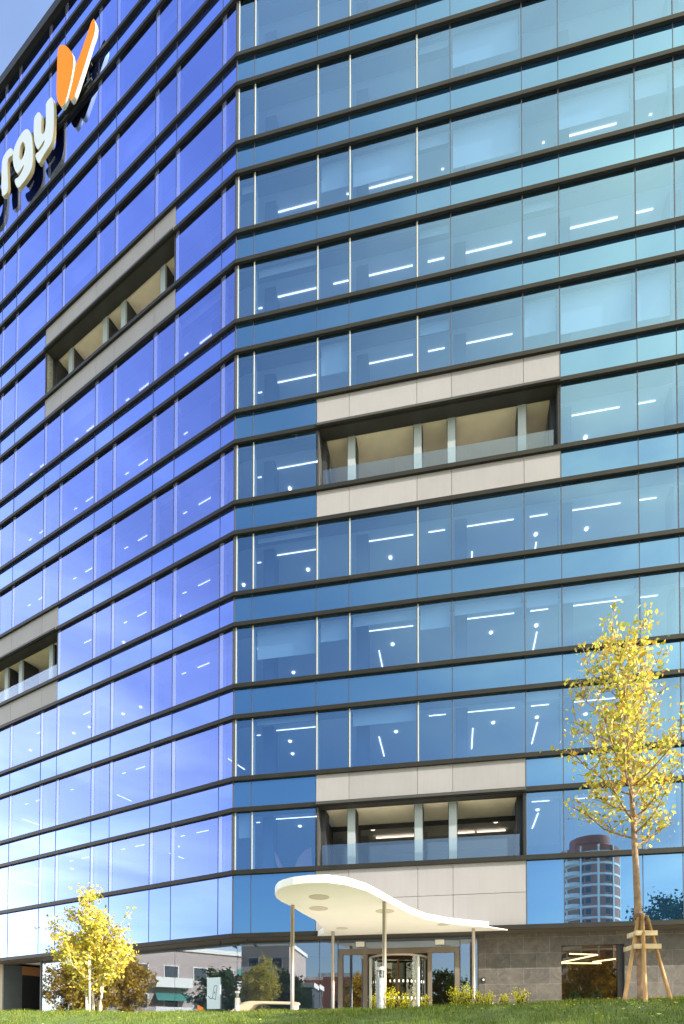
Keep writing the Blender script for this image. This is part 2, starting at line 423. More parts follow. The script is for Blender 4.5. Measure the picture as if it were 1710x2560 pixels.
# ---- interior: slabs, core wall, columns
def slab(z0, z1, name, m, o0=-.32, o1=-7.5):
    mb = MB(); wrap(mb, SW, SR, o1, o0, z0, z1); return part(mb, name, m)
for n in range(0, NF + 2):
    zu = Uz(n) if n else ZS + .02
    if n > NF: zu = 55.2
    zl = Lz(n) - .10 if n <= NF else 56.0
    o0 = -.32
    slab(zu + .10, zl, 'floor_slab', M['ceil'], o0)
    if n:
        mb = MB(); wrap(mb, SW, SR, -.75, -.325, zu + .0, zu + .095); part(mb, 'ceiling_bulkhead', M['trough'])
mb = MB(); wrap(mb, SW, SR, -7.2, -6.9, ZB, 56); part(mb, 'core_wall', M['core'])
mb = MB(); fbox(mb, 'R', SR - .2, SR, ZB, 56, -7, -.05); part(mb, 'end_wall', M['core'])
mb = MB(); fbox(mb, 'W', SW - .2, SW, ZB, 56, -7, -.05); part(mb, 'end_wall', M['core'])
for F, K in (('R', KR), ('W', KW)):
    for k in range(1, len(K) - 1, 2):
        if F == 'R': a, b = K[k] + .12, K[k] + .62
        else: a, b = K[k] + .9, K[k] + 1.5
        cuts = [n for n in range(NF) if in_terr(F, k, n)]
        z = ZS + .3
        for n in cuts + [None]:
            z1 = Lz(n) - .1 if n is not None else 55.5
            if z1 > z + .5:
                mb = MB(); fbox(mb, F, a, b, z, z1, -1.6, -1.0); part(mb, 'interior_column', M['icol'])
            if n is not None: z = Uz(n + 1) + .1

# ---- lamps inside
lamps = []
def lamp(F, s0, s1, n, o0, o1, kind):
    z = Uz(n + 1) + .06
    p = pj(P(F, (s0 + s1) / 2, z, (o0 + o1) / 2))
    vis = -20 < p[0] < 1730 and -20 < p[1] < 2560
    if vis and rl.random() > .09: lamps.append(((s1 - s0) + abs(o1 - o0) * .5 + (.3 if kind == 'd' else 0) - .02 * n, F, s0, s1, z, o0, o1, kind))
rl = random.Random(3)
for n in range(0, 8):
    for k in range(0, 10):
        if in_terr('R', k, n) : continue
        if k % 2:   # wide bay
            if n == 7 and k == 5:
                lamp('R', KR[k] + .45, KR[k] + 1.3, n, -1.38, -1.3, 's'); lamp('R', KR[k] + 1.45, KR[k] + 2.5, n, -1.38, -1.3, 's')
            else: lamp('R', KR[k] + .48, KR[k] + 2.55, n, -1.37, -1.3, 's')
            if n < 6:
                if rl.random() < .75: lamp('R', KR[k] + 1.3 + rl.uniform(-.4, .5), 0, n, -2.3, 0, 'd')
                if n < 3 and k == 1: lamp('R', KR[k] + .6 + rl.uniform(-.1, .3), 0, n, -3.4, 0, 'd')
            if n < 5 and k in (3, 5, 7): lamp('R', KR[k] + .85, KR[k] + .92, n, -4.4, -2.6, 'p')
        else:
            if k == 0: lamp('R', .42, .60, n, -1.6, -1.5, 's')
            else: lamp('R', KR[k] + (.4 if n < 7 else 1.0), KR[k] + 1.1, n, -1.37, -1.3, 's')
            if n < 5 and k in (2, 6) and rl.random() < .7: lamp('R', KR[k] + .75, 0, n, -2.2, 0, 'd')
            if n < 5 and k == 6: lamp('R', KR[k] + .8, KR[k] + .87, n, -4.4, -2.6, 'p')
for n in range(0, 7):
    for k in range(0, 11):
        if in_terr('W', k, n): continue
        if k % 2:
            lamp('W', KW[k] + .95, KW[k] + 2.6, n, -1.37, -1.3, 's')
            if n < 4 and rl.random() < .5: lamp('W', KW[k] + .6, 0, n, -2.3, 0, 'd')
            if n < 3 and rl.random() < .6: lamp('W', KW[k] + 1.8, KW[k] + 1.87, n, -3.9, -2.6, 'p')
        else:
            lamp('W', *((1.68, 1.83) if k == 0 else (KW[k] + .55, KW[k] + .8)), n, -1.37, -1.3, 's')
            if n < 4 and k and rl.random() < .3: lamp('W', KW[k] + .6, 0, n, -2.3, 0, 'd')
lamps.sort(key=lambda l: -l[0])
LM = {}
def put_lamp(mb, F, s0, s1, z, o0, o1, kind):
    if kind == 'd':
        c = P(F, s0, z, o0); mb.lathe((c[0], c[1], z - .01), [(.075, 0), (.075, .05)], 14)
    else: fbox(mb, F, s0 + (.01 if kind == 'p' else 0), s1 - (.02 if kind == 'p' else 0), z + .016, z + .03, o0, o0 + (.04 if z > 30 else .03) if kind == 's' else o1)
cnt = {'strip_lamp': 0, 'ceiling_spot': 0}; lrest = {'strip_lamp': MB(), 'ceiling_spot': MB()}
for w, F, s0, s1, z, o0, o1, kind in lamps:
    nm = 'ceiling_spot' if kind == 'd' else 'strip_lamp'
    cnt[nm] += 1
    if cnt[nm] < 98:
        mb = MB(); put_lamp(mb, F, s0, s1, z, o0, o1, kind); part(mb, nm, M['lamp'])
    else: put_lamp(lrest[nm], F, s0, s1, z, o0, o1, kind)
for nm in lrest:
    if lrest[nm].v: part(lrest[nm], nm, M['lamp'], kind='stuff')

# ---- terraces
for F, a, b, n in TERR:
    K = KR if F == 'R' else KW
    s0, s1 = K[a], K[b]; zf, zc = Lz(n), Uz(n + 1)
    for k in range(a, b):
        for (z0, z1) in ([(Uz(n), Lz(n)), (Uz(n + 1), Lz(n + 1))] if n else [(ZS + .16, 5.35), (5.358, Lz(0)), (Uz(1), Lz(1))]):
            mb = MB(); fbox(mb, F, K[k] + .008, K[k + 1] - .008, z0 + (.004 if z0 != Uz(n) else .004), z1 - .004, -.28, .004)
            part(mb, 'cladding_panel', M['clad'], bevel=.004)
    mb = MB(); fbox(mb, F, s0 + .02, s1 - .02, zc - .035, zc + .06, -.52, .155); part(mb, 'terrace_beam', M['beam'])
    mb = MB(); fbox(mb, F, s0 + .30, s1 - .30, zc - .01, zc + .02, -2.45, -.525); part(mb, 'terrace_ceiling', M['ceilwood'])
    mb = MB(); fbox(mb, F, s0 + .05, s1 - .05, zf - .09, zf - .03, -2.6, -.02); part(mb, 'terrace_floor', M['white'])
    for (x0, x1) in ((s0 + .03, s0 + .10), (s1 - .10, s1 - .03)):
        mb = MB(); fbox(mb, F, x0, x1, zf + .0, zc - .04, -2.7, -.02); part(mb, 'terrace_side_wall', M['beam'])
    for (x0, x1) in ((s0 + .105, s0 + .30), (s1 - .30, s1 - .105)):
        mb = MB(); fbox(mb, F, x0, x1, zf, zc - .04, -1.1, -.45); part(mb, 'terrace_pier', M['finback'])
    for k in range(a + 1, b):
        mb = MB()
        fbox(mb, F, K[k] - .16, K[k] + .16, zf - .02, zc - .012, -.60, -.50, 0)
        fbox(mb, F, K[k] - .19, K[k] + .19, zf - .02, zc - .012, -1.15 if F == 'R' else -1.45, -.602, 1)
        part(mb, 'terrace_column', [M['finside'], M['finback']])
    nseg = 3
    for i in range(nseg if n != 7 else 0):
        x0 = s0 + .22 + (s1 - s0 - .44) * i / nseg; x1 = s0 + .22 + (s1 - s0 - .44) * (i + 1) / nseg - .012
        mb = MB(); fbox(mb, F, x0, x1, zf + .02, zf + 1.05, -.22, -.205); part(mb, 'glass_railing', M['rail'])
    # glazed back wall
    mb = MB()
    quad(mb, F, s0 + .1, s1 - .1, zf, zc - .1, -2.45)
    o = part(mb, 'terrace_glazing', M['gB'])
    mb = MB()
    fbox(mb, F, s0 + .1, s1 - .1, zc - .20, zc - .02, -2.55, -2.42)
    for k in range(a, b + 1): fbox(mb, F, K[k] - .04 + .12 * (k == a) - .12 * (k == b), K[k] + .04 + .12 * (k == a) - .12 * (k == b), zf, zc - .2, -2.52, -2.42)
    part(mb, 'terrace_glazing_frame', M['finback'])
    if n == 0:
        for (x0, x1, oo) in ((K[3] + .5, K[4] - .15, -4.2), (K[5] + .15, K[5] + 1.0, -4.2), (K[5] + 1.1, K[6] - .4, -4.2)):
            mb = MB(); fbox(mb, F, x0, x1, zc - 0.0, zc + .05, oo - .08, oo); part(mb, 'strip_lamp', M['lamp'])
        for x0 in (K[3] + .5, K[4] - .3, K[5] + 1.9):
            mb = MB(); c = P(F, x0, zc + .03, -3.2); mb.lathe(c, [(.1, 0), (.1, .05)], 14); part(mb, 'ceiling_spot', M['lamp'])

# ---- ground floor
OG = -.72
mb = MB()
GW = [0.36, 4.1, 7.85, 11.6, 14.22]
def gglass(F, s0, s1, z0=ZB, z1=ZS - .03):
    mb = MB(); quad(mb, F, s0, s1, z0, z1, OG, (random.uniform(-1, 1) * .002, random.uniform(-1, 1) * .002)); return part(mb, 'shopfront_pane', M['gG'])
cg = C0 + mit * OG
sWc = (Vector(cg) - C0 - nW * OG).dot(dW); sRc = (Vector(cg) - C0 - nR * OG).dot(dR)
for i in range(len(GW)):
    a = GW[i - 1] if i else sWc; b = GW[i]
    gglass('W', a + .01, b - .01)
for a, b in ((sRc, 3.6), (3.6, 4.40), (9.50, 10.20)): gglass('R', a + .01, b - .01)
mb = MB()
for s in GW[:-1]: fbox(mb, 'W', s - .02, s + .02, ZB, ZS - .03, OG - .12, OG - .01)
fbox(mb, 'R', 3.58, 3.62, ZB, ZS - .03, OG - .12, OG - .01)
part(mb, 'glazing_joint', M['joint'])
# recess on the left
mb = MB(); fbox(mb, 'W', 14.24, 14.34, ZB, ZS - .03, -3.6, OG + .04); part(mb, 'recess_jamb', M['recess'])
mb = MB(); fbox(mb, 'W', 14.35, 18.2, ZB, ZS - .03, -3.9, -3.6); part(mb, 'recess_wall', M['recess'])
mb = MB(); fbox(mb, 'W', 17.79, 17.815, ZB, 3.33, -3.55, -1.74); part(mb, 'recess_doorway', M['black'])
mb = MB(); fbox(mb, 'W', 17.77, 17.815, 3.335, ZS - .035, -3.55, -1.72); part(mb, 'recess_lintel', M['brownpanel'])
mb = MB(); fbox(mb, 'W', 17.82, 17.945, ZB, ZS - .03, -3.6, OG + .03); part(mb, 'recess_side_wall', M['recess'])
mb = MB(); fbox(mb, 'W', 17.95, SW, ZB, ZS - .03, -3.0, OG); part(mb, 'stone_pier', M['stoneblock'])
# lobby
mb = MB(); wrap(mb, 17.9, SR, -7.0, OG - .15, ZB - .04, ZB + .02); part(mb, 'lobby_floor', M['floor'])
# dark stone wall with one low window
def uvbox(mbv, name, m, parts_):
    mb = MB()
    for (s0, s1, z0, z1) in parts_: fbox(mb, 'R', s0, s1, z0, z1, OG - .35, OG)
    o = part(mb, name, m)
    uv = o.data.uv_layers.new(name='UVMap')
    for l in o.data.loops:
        v = Vector(o.data.vertices[l.vertex_index].co) + _off
        s = (Vector((v.x, v.y)) - C0).dot(dR)
        uv.data[l.index].uv = (s, v.z + .02)
    return o
uvbox(None, 'stone_wall', M['stone'], [(10.22, 13.44, 0, ZS - .03), (15.78, SR, 0, ZS - .03), (13.44, 15.78, 3.36, ZS - .03)])
mb = MB(); quad(mb, 'R', 13.46, 15.55, .3, 3.36, OG - .18); part(mb, 'low_window_pane', M['gDark'])
mb = MB(); fbox(mb, 'R', 15.55, 15.78, .3, 3.36, OG - .3, OG - .12); part(mb, 'low_window_frame', M['black'])
mb = MB()
pts = [(13.9, -1.35), (14.9, -1.6), (13.8, -3.0), (15.4, -2.9)]
mb.tube([P('R', s, 3.12, o) for s, o in [(13.9, -1.5), (15.1, -2.0), (14.0, -4.6), (15.9, -5.0)]], .03, 6)
mb.tube([P('R', s, 3.12, o) for s, o in [(16.9, -2.6), (15.5, -4.4), (16.0, -5.0)]], .03, 6)
part(mb, 'zigzag_lamp', M['lampwarm'])
# entrance: bronze portal, side doors, revolving door
SD = M['steel']
mb = MB()
fbox(mb, 'R', 4.42, 4.62, ZB, 3.42, OG - .12, OG + .03); fbox(mb, 'R', 9.28, 9.48, ZB, 3.42, OG - .12, OG + .03); fbox(mb, 'R', 4.62, 9.28, 3.18, 3.42, OG - .12, OG + .028)
part(mb, 'portal_frame', M['portal'])
for s0, s1 in ((4.64, 5.5), (8.36, 9.26)):
    mb = MB(); quad(mb, 'R', s0, s1, ZB, 3.18, OG - .05); d = part(mb, 'side_door', M['gG'])
    mb = MB(); sx = s1 + .0 if s0 < 6 else s0 - .18
    fbox(mb, 'R', sx, sx + .18, ZB, 3.18, OG - .1, OG - .0); part(mb, 'door_stile', M['portal'], d)
mb = MB(); quad(mb, 'R', 4.42, 9.48, 3.43, ZS - .03, OG - .05); part(mb, 'transom_pane', M['gG'])
for s in (5.2, 8.5):
    mb = MB(); fbox(mb, 'R', s, s + .36, 3.50, 3.70, OG + .02, OG + .12); part(mb, 'emergency_light', M['white'])
cen = Vector(P('R', 6.95, 0, OG - .1)); rad_ = 1.18
mb = MB(); mb.tube([(cen.x + rad_ * math.cos(2 * PI * i / 40), cen.y + rad_ * math.sin(2 * PI * i / 40), 3.0) for i in range(41)], .05, 8)
rv = part(mb, 'revolving_door', M['steel'])
def rvp(mb, name, m): return part(mb, name, m, rv)
a0 = math.atan2(dR.y, dR.x)
for a in (196, 206, 318, 25, 155):
    x, y = cen.x + rad_ * math.cos(a0 + R(a)), cen.y + rad_ * math.sin(a0 + R(a))
    mb = MB(); mb.tube([(x, y, ZB), (x, y, 2.98)], .075 if a == 318 else .04, 10); rvp(mb, 'door_post', M['post'])
for s_ in (205, 305):
    mb = MB(); vs = []
    for i in range(7):
        a = a0 + R(s_ + i * 5); vs += [(cen.x + rad_ * math.cos(a), cen.y + rad_ * math.sin(a), ZB), (cen.x + rad_ * math.cos(a), cen.y + rad_ * math.sin(a), 2.98)]
    mb.add(vs, [(2 * i, 2 * i + 2, 2 * i + 3, 2 * i + 1) for i in range(6)]); rvp(mb, 'curved_pane', M['gClear'])
for a in (20, 110, 200, 290):
    ax = Vector((math.cos(a0 + R(a)), math.sin(a0 + R(a))))
    mb = MB(); p0 = (cen.x, cen.y); p1 = (cen.x + ax.x * 1.12, cen.y + ax.y * 1.12)
    mb.add([(*p0, ZB + .1), (*p1, ZB + .1), (*p1, 2.94), (*p0, 2.94)], [(0, 1, 2, 3)])
    w = rvp(mb, 'door_wing', M['gDark'])
mb = MB(); mb.tube([(cen.x, cen.y, ZB), (cen.x, cen.y, 2.97)], .05, 10); rvp(mb, 'centre_shaft', M['brownwood'])
mb = MB()
for zr in (1.28, 1.95):      # dotted safety marks on the curved glass
    for i in range(17):
        a = a0 + R(202 + i * 8.4); rr = rad_ + .01
        x, y = cen.x + rr * math.cos(a), cen.y + rr * math.sin(a)
        t = Vector((-math.sin(a), math.cos(a))) * .026
        mb.add([(x - t.x, y - t.y, zr - .05), (x + t.x, y + t.y, zr - .05), (x + t.x, y + t.y, zr + .05), (x - t.x, y - t.y, zr + .05)], [(0, 1, 2, 3)])
rvp(mb, 'safety_marks', M['white'])
# lobby back wall of warm timber
mb = MB(); fbox(mb, 'R', 4.2, 10.2, ZB, ZS - .05, -5.3, -5.1); part(mb, 'lobby_wall', M['brownwood'])
mb = MB(); fbox(mb, 'R', 12.5, 17.5, 0, 1.2, -4.3, -4.0); part(mb, 'low_counter', M['timber'])

# ------------------------------------------------------------------ sign on the left facade
SY = [(12.654,50.761),(12.442,50.243),(12.411,49.385),(12.437,48.4),(12.613,48.064),(12.979,47.962),(13.444,47.871),(13.675,47.656),(14.048,48.394),(13.979,48.523),(13.644,48.415),(13.246,48.497),(13.191,48.754),(13.555,48.647),(13.838,48.61),(14.114,49.234),(14.223,49.805),(14.223,50.475),(14.173,50.8),(13.766,50.807),(13.495,50.286),(13.544,49.903),(13.522,49.313),(13.377,49.139),(13.19,49.172),(13.115,49.592),(13.132,50.414),(13.153,50.737)]
SG = [(14.85,50.667),(14.548,50.244),(14.341,49.653),(14.272,48.748),(14.283,48.148),(14.446,47.877),(14.785,47.764),(15.178,47.72),(15.652,47.731),(15.97,48.37),(15.923,48.522),(15.542,48.361),(15.147,48.528),(15.079,48.784),(15.398,48.656),(15.699,48.634),(16.015,49.183),(16.183,49.811),(16.167,50.206),(16.046,50.488),(15.697,50.716),(15.249,50.797)]
SGH = [(15.185,50.191),(15.002,49.771),(15.02,49.446),(15.163,49.249),(15.386,49.203),(15.567,49.465),(15.527,49.868),(15.434,50.168)]
SRr = [(16.385,50.751),(16.092,50.273),(16.217,50.15),(16.502,50.275),(16.708,50.244),(16.694,49.665),(16.582,48.3),(16.92,48.287),(17.273,48.5),(17.289,50.432),(17.139,50.763),(16.775,50.832)]
SP1 = [(11.869,52.805),(12.027,52.556),(12.043,51.713),(12.084,50.463),(12.006,49.801),(11.603,49.091),(11.222,49.204),(10.916,49.794),(10.707,50.331),(10.624,50.93),(10.757,51.38),(11.083,51.955),(11.41,52.398)]
SP2 = [(9.21,52.078),(8.994,51.579),(9.016,51.108),(9.337,50.734),(9.689,50.216),(10.106,49.66),(10.468,49.214),(10.805,48.864),(11.162,49.408),(11.073,49.713),(10.739,50.4),(10.434,50.769),(10.13,51.007),(9.652,51.586)]
SU = [(17.75, 50.7), (18.15, 50.7), (18.2, 49.2), (18.5, 48.9), (18.85, 49.0), (19.05, 49.4), (19.05, 50.7), (19.5, 50.7), (19.5, 48.3), (19.1, 48.3), (19.0, 48.5), (18.6, 48.25), (18.1, 48.3), (17.8, 48.8)]
so = P('W', 14, 48, .2)
sign = empty('facade_sign', so)
tag(sign, 'large white letters and an orange two-petal emblem mounted on the upper left facade', 'sign')
def smooth_poly(pts, it=1):
    for _ in range(it):
        q = []
        for i in range(len(pts)):
            a, b = pts[i], pts[(i + 1) % len(pts)]
            q += [(a[0] * .75 + b[0] * .25, a[1] * .75 + b[1] * .25), (a[0] * .25 + b[0] * .75, a[1] * .25 + b[1] * .75)]
        pts = q
    return pts
def letter(name, outer, hole, face, edge, o1=.37, th=.15):
    cu = bpy.data.curves.new(name, 'CURVE'); cu.dimensions = '2D'; cu.fill_mode = 'BOTH'; cu.extrude = th / 2
    for pts in ([outer] + ([hole] if hole else [])):
        pts = smooth_poly(pts, 1)
        sp = cu.splines.new('POLY'); sp.points.add(len(pts) - 1); sp.use_cyclic_u = True
        for p, q in zip(sp.points, pts): p.co = (q[0], q[1], 0, 1)
    tmp = bpy.data.objects.new('tmp', cu); col.objects.link(tmp)
    dg = bpy.context.evaluated_depsgraph_get()
    me = bpy.data.meshes.new_from_object(tmp.evaluated_get(dg))
    bpy.data.objects.remove(tmp)
    nrm = []
    for v in me.vertices:
        q = P('W', v.co.x, v.co.y, o1 - th / 2 + v.co.z)
        v.co = Vector(q) - Vector(so)
    me.materials.clear(); me.materials.append(face); me.materials.append(edge)
    me.update()
    for p in me.polygons:
        p.material_index = 0 if abs(Vector((p.normal.x, p.normal.y)).dot(nW)) > .8 else 1
    o = bpy.data.objects.new(name, me); col.objects.link(o); o.parent = sign
    return o
letter('letter', SY, None, M['signwhite'], M['signside'])['label'] = 'white letter y with a hooked tail'
letter('letter', SG, SGH, M['signwhite'], M['signside'])['label'] = 'white letter g with a hooked tail'
letter('letter', SRr, None, M['signwhite'], M['signside'])['label'] = 'white letter r cut by the photo edge'
letter('letter', SU, None, M['signwhite'], M['signside'])
letter('petal', SP1, None, M['signorange'], M['signwhite'], .46)['label'] = 'broad rounded orange petal'
letter('petal', SP2, None, M['signorange'], M['signwhite'], .40)['label'] = 'slim pointed orange petal'
mb = MB()
for z in (49.5, 50.3): fbox(mb, 'W', 9.6, 19.3, z - .04, z + .04, .12, .2)
for s in (10.0, 11.5, 12.8, 13.8, 14.6, 15.8, 16.8, 18.4): fbox(mb, 'W', s - .03, s + .03, 49.4, 50.4, .01, .12)
o = mb.build('support_rail', M['black'], sign)
for v in o.data.vertices: v.co -= Vector(so)

# ------------------------------------------------------------------ entrance canopy
KC = ZS - .05; q_ = .963
can_pts = [(-2.7,15.74),(-2.62,15.42),(-2.5,15.13),(-2.35,14.9),(-2.01,14.62),(-1.58,14.46),(-1.08,14.41),(-.55,14.66),(-.01,15.27),(.39,16.04),(.84,16.99),(1.46,18.2),(2.14,19.24),(2.96,19.9),(3.85,20.37),(4.75,20.72)]
back = [(-1.84,22.3),(-1.73,21.76),(-1.72,21.0),(-1.75,20.37),(-1.87,19.3),(-2.17,18.33),(-2.42,17.22),(-2.64,16.6),(-2.72,16.15)]
canx = [(x * q_, y * q_) for x, y in can_pts]; bkx = [(x * q_, y * q_) for x, y in back]
tipR = P2('R', 10.6, .16); b0 = P2('R', 10.1, .16)
bk0 = P2('R', 3.75, .16)
outline = canx + [b0, bk0] + bkx[1:]
can = empty('entrance_canopy', (0, 18, ZB)); tag(can, 'white wavy canopy on thin steel posts over the entrance doors', 'canopy')
def cpart(mb, name, m, parent=None, **kw):
    o = mb.build(name, m, parent or can, **kw)
    for v in o.data.vertices: v.co -= Vector((0, 18, ZB))
    return o
mb = MB(); mb.prism(outline, KC, KC + .205); cpart(mb, 'canopy_roof', M['white'])
mb = MB(); mb.prism([canx[-1], P2('R', 11.3, .18), P2('R', 10.12, .17)], KC + .003, KC + .03); cpart(mb, 'canopy_tip', M['white'])
for (x, y, r) in ((-1.42, 16.0, .30), (-1.57, 17.5, .30), (.62, 17.9, .30), (-.95, 20.9, .22), (2.9, 20.15, .22)):
    mb = MB(); mb.lathe((x * q_, y * q_, KC - .012), [(r * .98, 0), (r, .011)], 28); cpart(mb, 'recessed_light', M['cream'])
for (x, y) in ((-2.36, 17.05), (-1.35, 21.6), (.56, 16.6), (4.2, 20.95)):
    x *= q_; y *= q_
    mb = MB(); mb.tube([(x, y, .2), (x, y, KC)], .062, 16); cpart(mb, 'canopy_post', M['steel'], smooth=True)

# ------------------------------------------------------------------ ground
def gh(x): return float(np.interp(x, [-40, -3, .8, 3.6, 5.8, 12, 60], [.44, .46, .51, .53, .60, .74, .8]))
def yc(x): return float(np.interp(x, [-60, -3, 0, 4, 60], [13.2, 13.2, 12.5, 9.8, 9.8]))
def gz(x, y):
    h = gh(x); d = y - yc(x); s = .19
    if d > .6: up = max(.38, h - .07 * (d - .6))
    elif d > -1.6:
        t = (d + 1.6) / 2.2; up = h - s * 1.1 * (1 - t) ** 2
    else: up = h - s * 1.1 + (d + 1.6) * s
    if y > 18: up = .38
    return max(up, -1.65)
xs = np.unique(np.concatenate([np.linspace(-400, -40, 10), np.linspace(-40, -16, 13), np.linspace(-16, 16, 65), np.linspace(16, 40, 13), np.linspace(40, 400, 10)]))
ys = np.unique(np.concatenate([np.linspace(-400, -40, 10), np.linspace(-40, 2, 15), np.linspace(2, 10, 17), np.linspace(10, 16, 31), np.linspace(16, 20, 9), np.linspace(20, 60, 9), np.linspace(60, 400, 8)]))
mb = MB()
vs = [(x, y, gz(x, y) - .012) for y in ys for x in xs]; nx = len(xs)
mb.add(vs, [(j * nx + i, j * nx + i + 1, (j + 1) * nx + i + 1, (j + 1) * nx + i) for j in range(len(ys) - 1) for i in range(nx - 1)])
g = mb.build('ground', M['earth'], smooth=True); g['kind'] = 'structure'
mb = MB(); mb.prism([(-34, 38), (-34, 30), (-12, 19.2), (-6, 15.6), (3, 14.4), (14, 14.8), (22, 18), (22, 19.5), (-5, 25)], .30, .405)
g = mb.build('pavement', M['pave']); g['kind'] = 'structure'
mb = MB(); mb.box(-140, 140, -19.9, -4.5, -1.67, -1.61); g = mb.build('bounce_plaza', M['pave']); g['kind'] = 'structure'  # unseen pale sheet added to bounce light up to canopy and terraces
mb = MB(); mb.box(-140, 140, -140, -34.1, -1.67, -1.615); g = mb.build('far_bounce_pavement', M['pave']); g['kind'] = 'structure'  # more unseen pale ground, added beyond the road for uplight
# a street behind the viewer (seen only as reflections)
mb = MB(); mb.box(-120, 120, -34, -20, -1.67, -1.60); g = mb.build('road', mat('asphalt', (.05, .05, .052), .9, var=.15, scale=2)); g['kind'] = 'structure'
# grass blades on the visible crest
rng = np.random.default_rng(4)
NB = 60000
bx = rng.uniform(-10.5, 9.8, NB); by = rng.uniform(-3.2, 1.3, NB) + np.interp(bx, [-60, -3, 0, 4, 60], [13.2, 13.2, 12.5, 9.8, 9.8])
bh_ = rng.uniform(.035, .085, NB) * (1 + .55 * np.sin(bx * 2.1 + by) * np.sin(bx * .7 - by * 1.7) + .3 * np.sin(bx * 7.3) * np.sin(by * 5.1 + bx)); ba = rng.uniform(0, 2 * PI, NB); bw = rng.uniform(.004, .008, NB)
lean = rng.normal(0, .025, (NB, 2))
bz = np.array([gz(x, y) for x, y in zip(bx, by)]) - .015
V = np.zeros((NB, 3, 3))
V[:, 0] = np.stack([bx - np.cos(ba) * bw, by - np.sin(ba) * bw, bz], 1); V[:, 1] = np.stack([bx + np.cos(ba) * bw, by + np.sin(ba) * bw, bz], 1)
V[:, 2] = np.stack([bx + lean[:, 0], by + lean[:, 1], bz + bh_], 1)
def tris(name, V, m, parent=None, k=3):
    me = bpy.data.meshes.new(name); n = V.shape[0]
    me.vertices.add(n * k); me.vertices.foreach_set('co', V.reshape(-1).astype(np.float32))
    me.loops.add(n * k); me.loops.foreach_set('vertex_index', np.arange(n * k, dtype=np.int32))
    me.polygons.add(n); me.polygons.foreach_set('loop_start', np.arange(0, n * k, k, dtype=np.int32)); me.polygons.foreach_set('loop_total', np.full(n, k, dtype=np.int32))
    me.materials.append(m); me.update(); me.validate()
    o = bpy.data.objects.new(name, me); col.objects.link(o)
    if parent: o.parent = parent
    return o
g = tris('grass', V, M['blade']); tag(g, 'bright green mown grass on the rising bank', 'grass', kind='stuff')

rl2 = np.random.default_rng(9); nf_ = 420
fx = np.concatenate([rl2.normal(4.6, 1.3, nf_ // 2), rl2.uniform(-10, 7, nf_ // 2)]); fy = np.array([yc(x) for x in fx]) + rl2.uniform(-2.6, .9, nf_)
fz = np.array([gz(x, y) for x, y in zip(fx, fy)]) + rl2.uniform(.03, .06, nf_); fa = rl2.uniform(0, 6.28, nf_); fs_ = rl2.uniform(.018, .032, nf_)
V = np.stack([np.stack([fx + np.cos(fa + q) * fs_ * w_, fy + np.sin(fa + q) * fs_ * w_, fz + rl2.uniform(-.012, .012, nf_)], 1) for q, w_ in ((0, 1.2), (1.57, .7), (3.14, 1.2), (4.71, .7))], 1)

# ------------------------------------------------------------------ trees and shrubs
def leaves(points, size, rng, spread, per, m, name, parent):
    pts = np.repeat(np.array(points), per, axis=0); n = len(pts)
    pts = pts + rng.normal(0, spread, (n, 3))
    u = rng.normal(0, 1, (n, 3)); u /= np.linalg.norm(u, axis=1)[:, None]
    w = rng.normal(0, 1, (n, 3)); w -= (w * u).sum(1)[:, None] * u; w /= np.linalg.norm(w, axis=1)[:, None]
    sz = rng.uniform(.6, 1.25, n)[:, None] * size
    V = np.stack([pts - u * sz, pts + w * sz * .62 - u * sz * .1, pts + u * sz, pts - w * sz * .62 - u * sz * .1], 1)
    return tris(name, V, m, parent, 4)

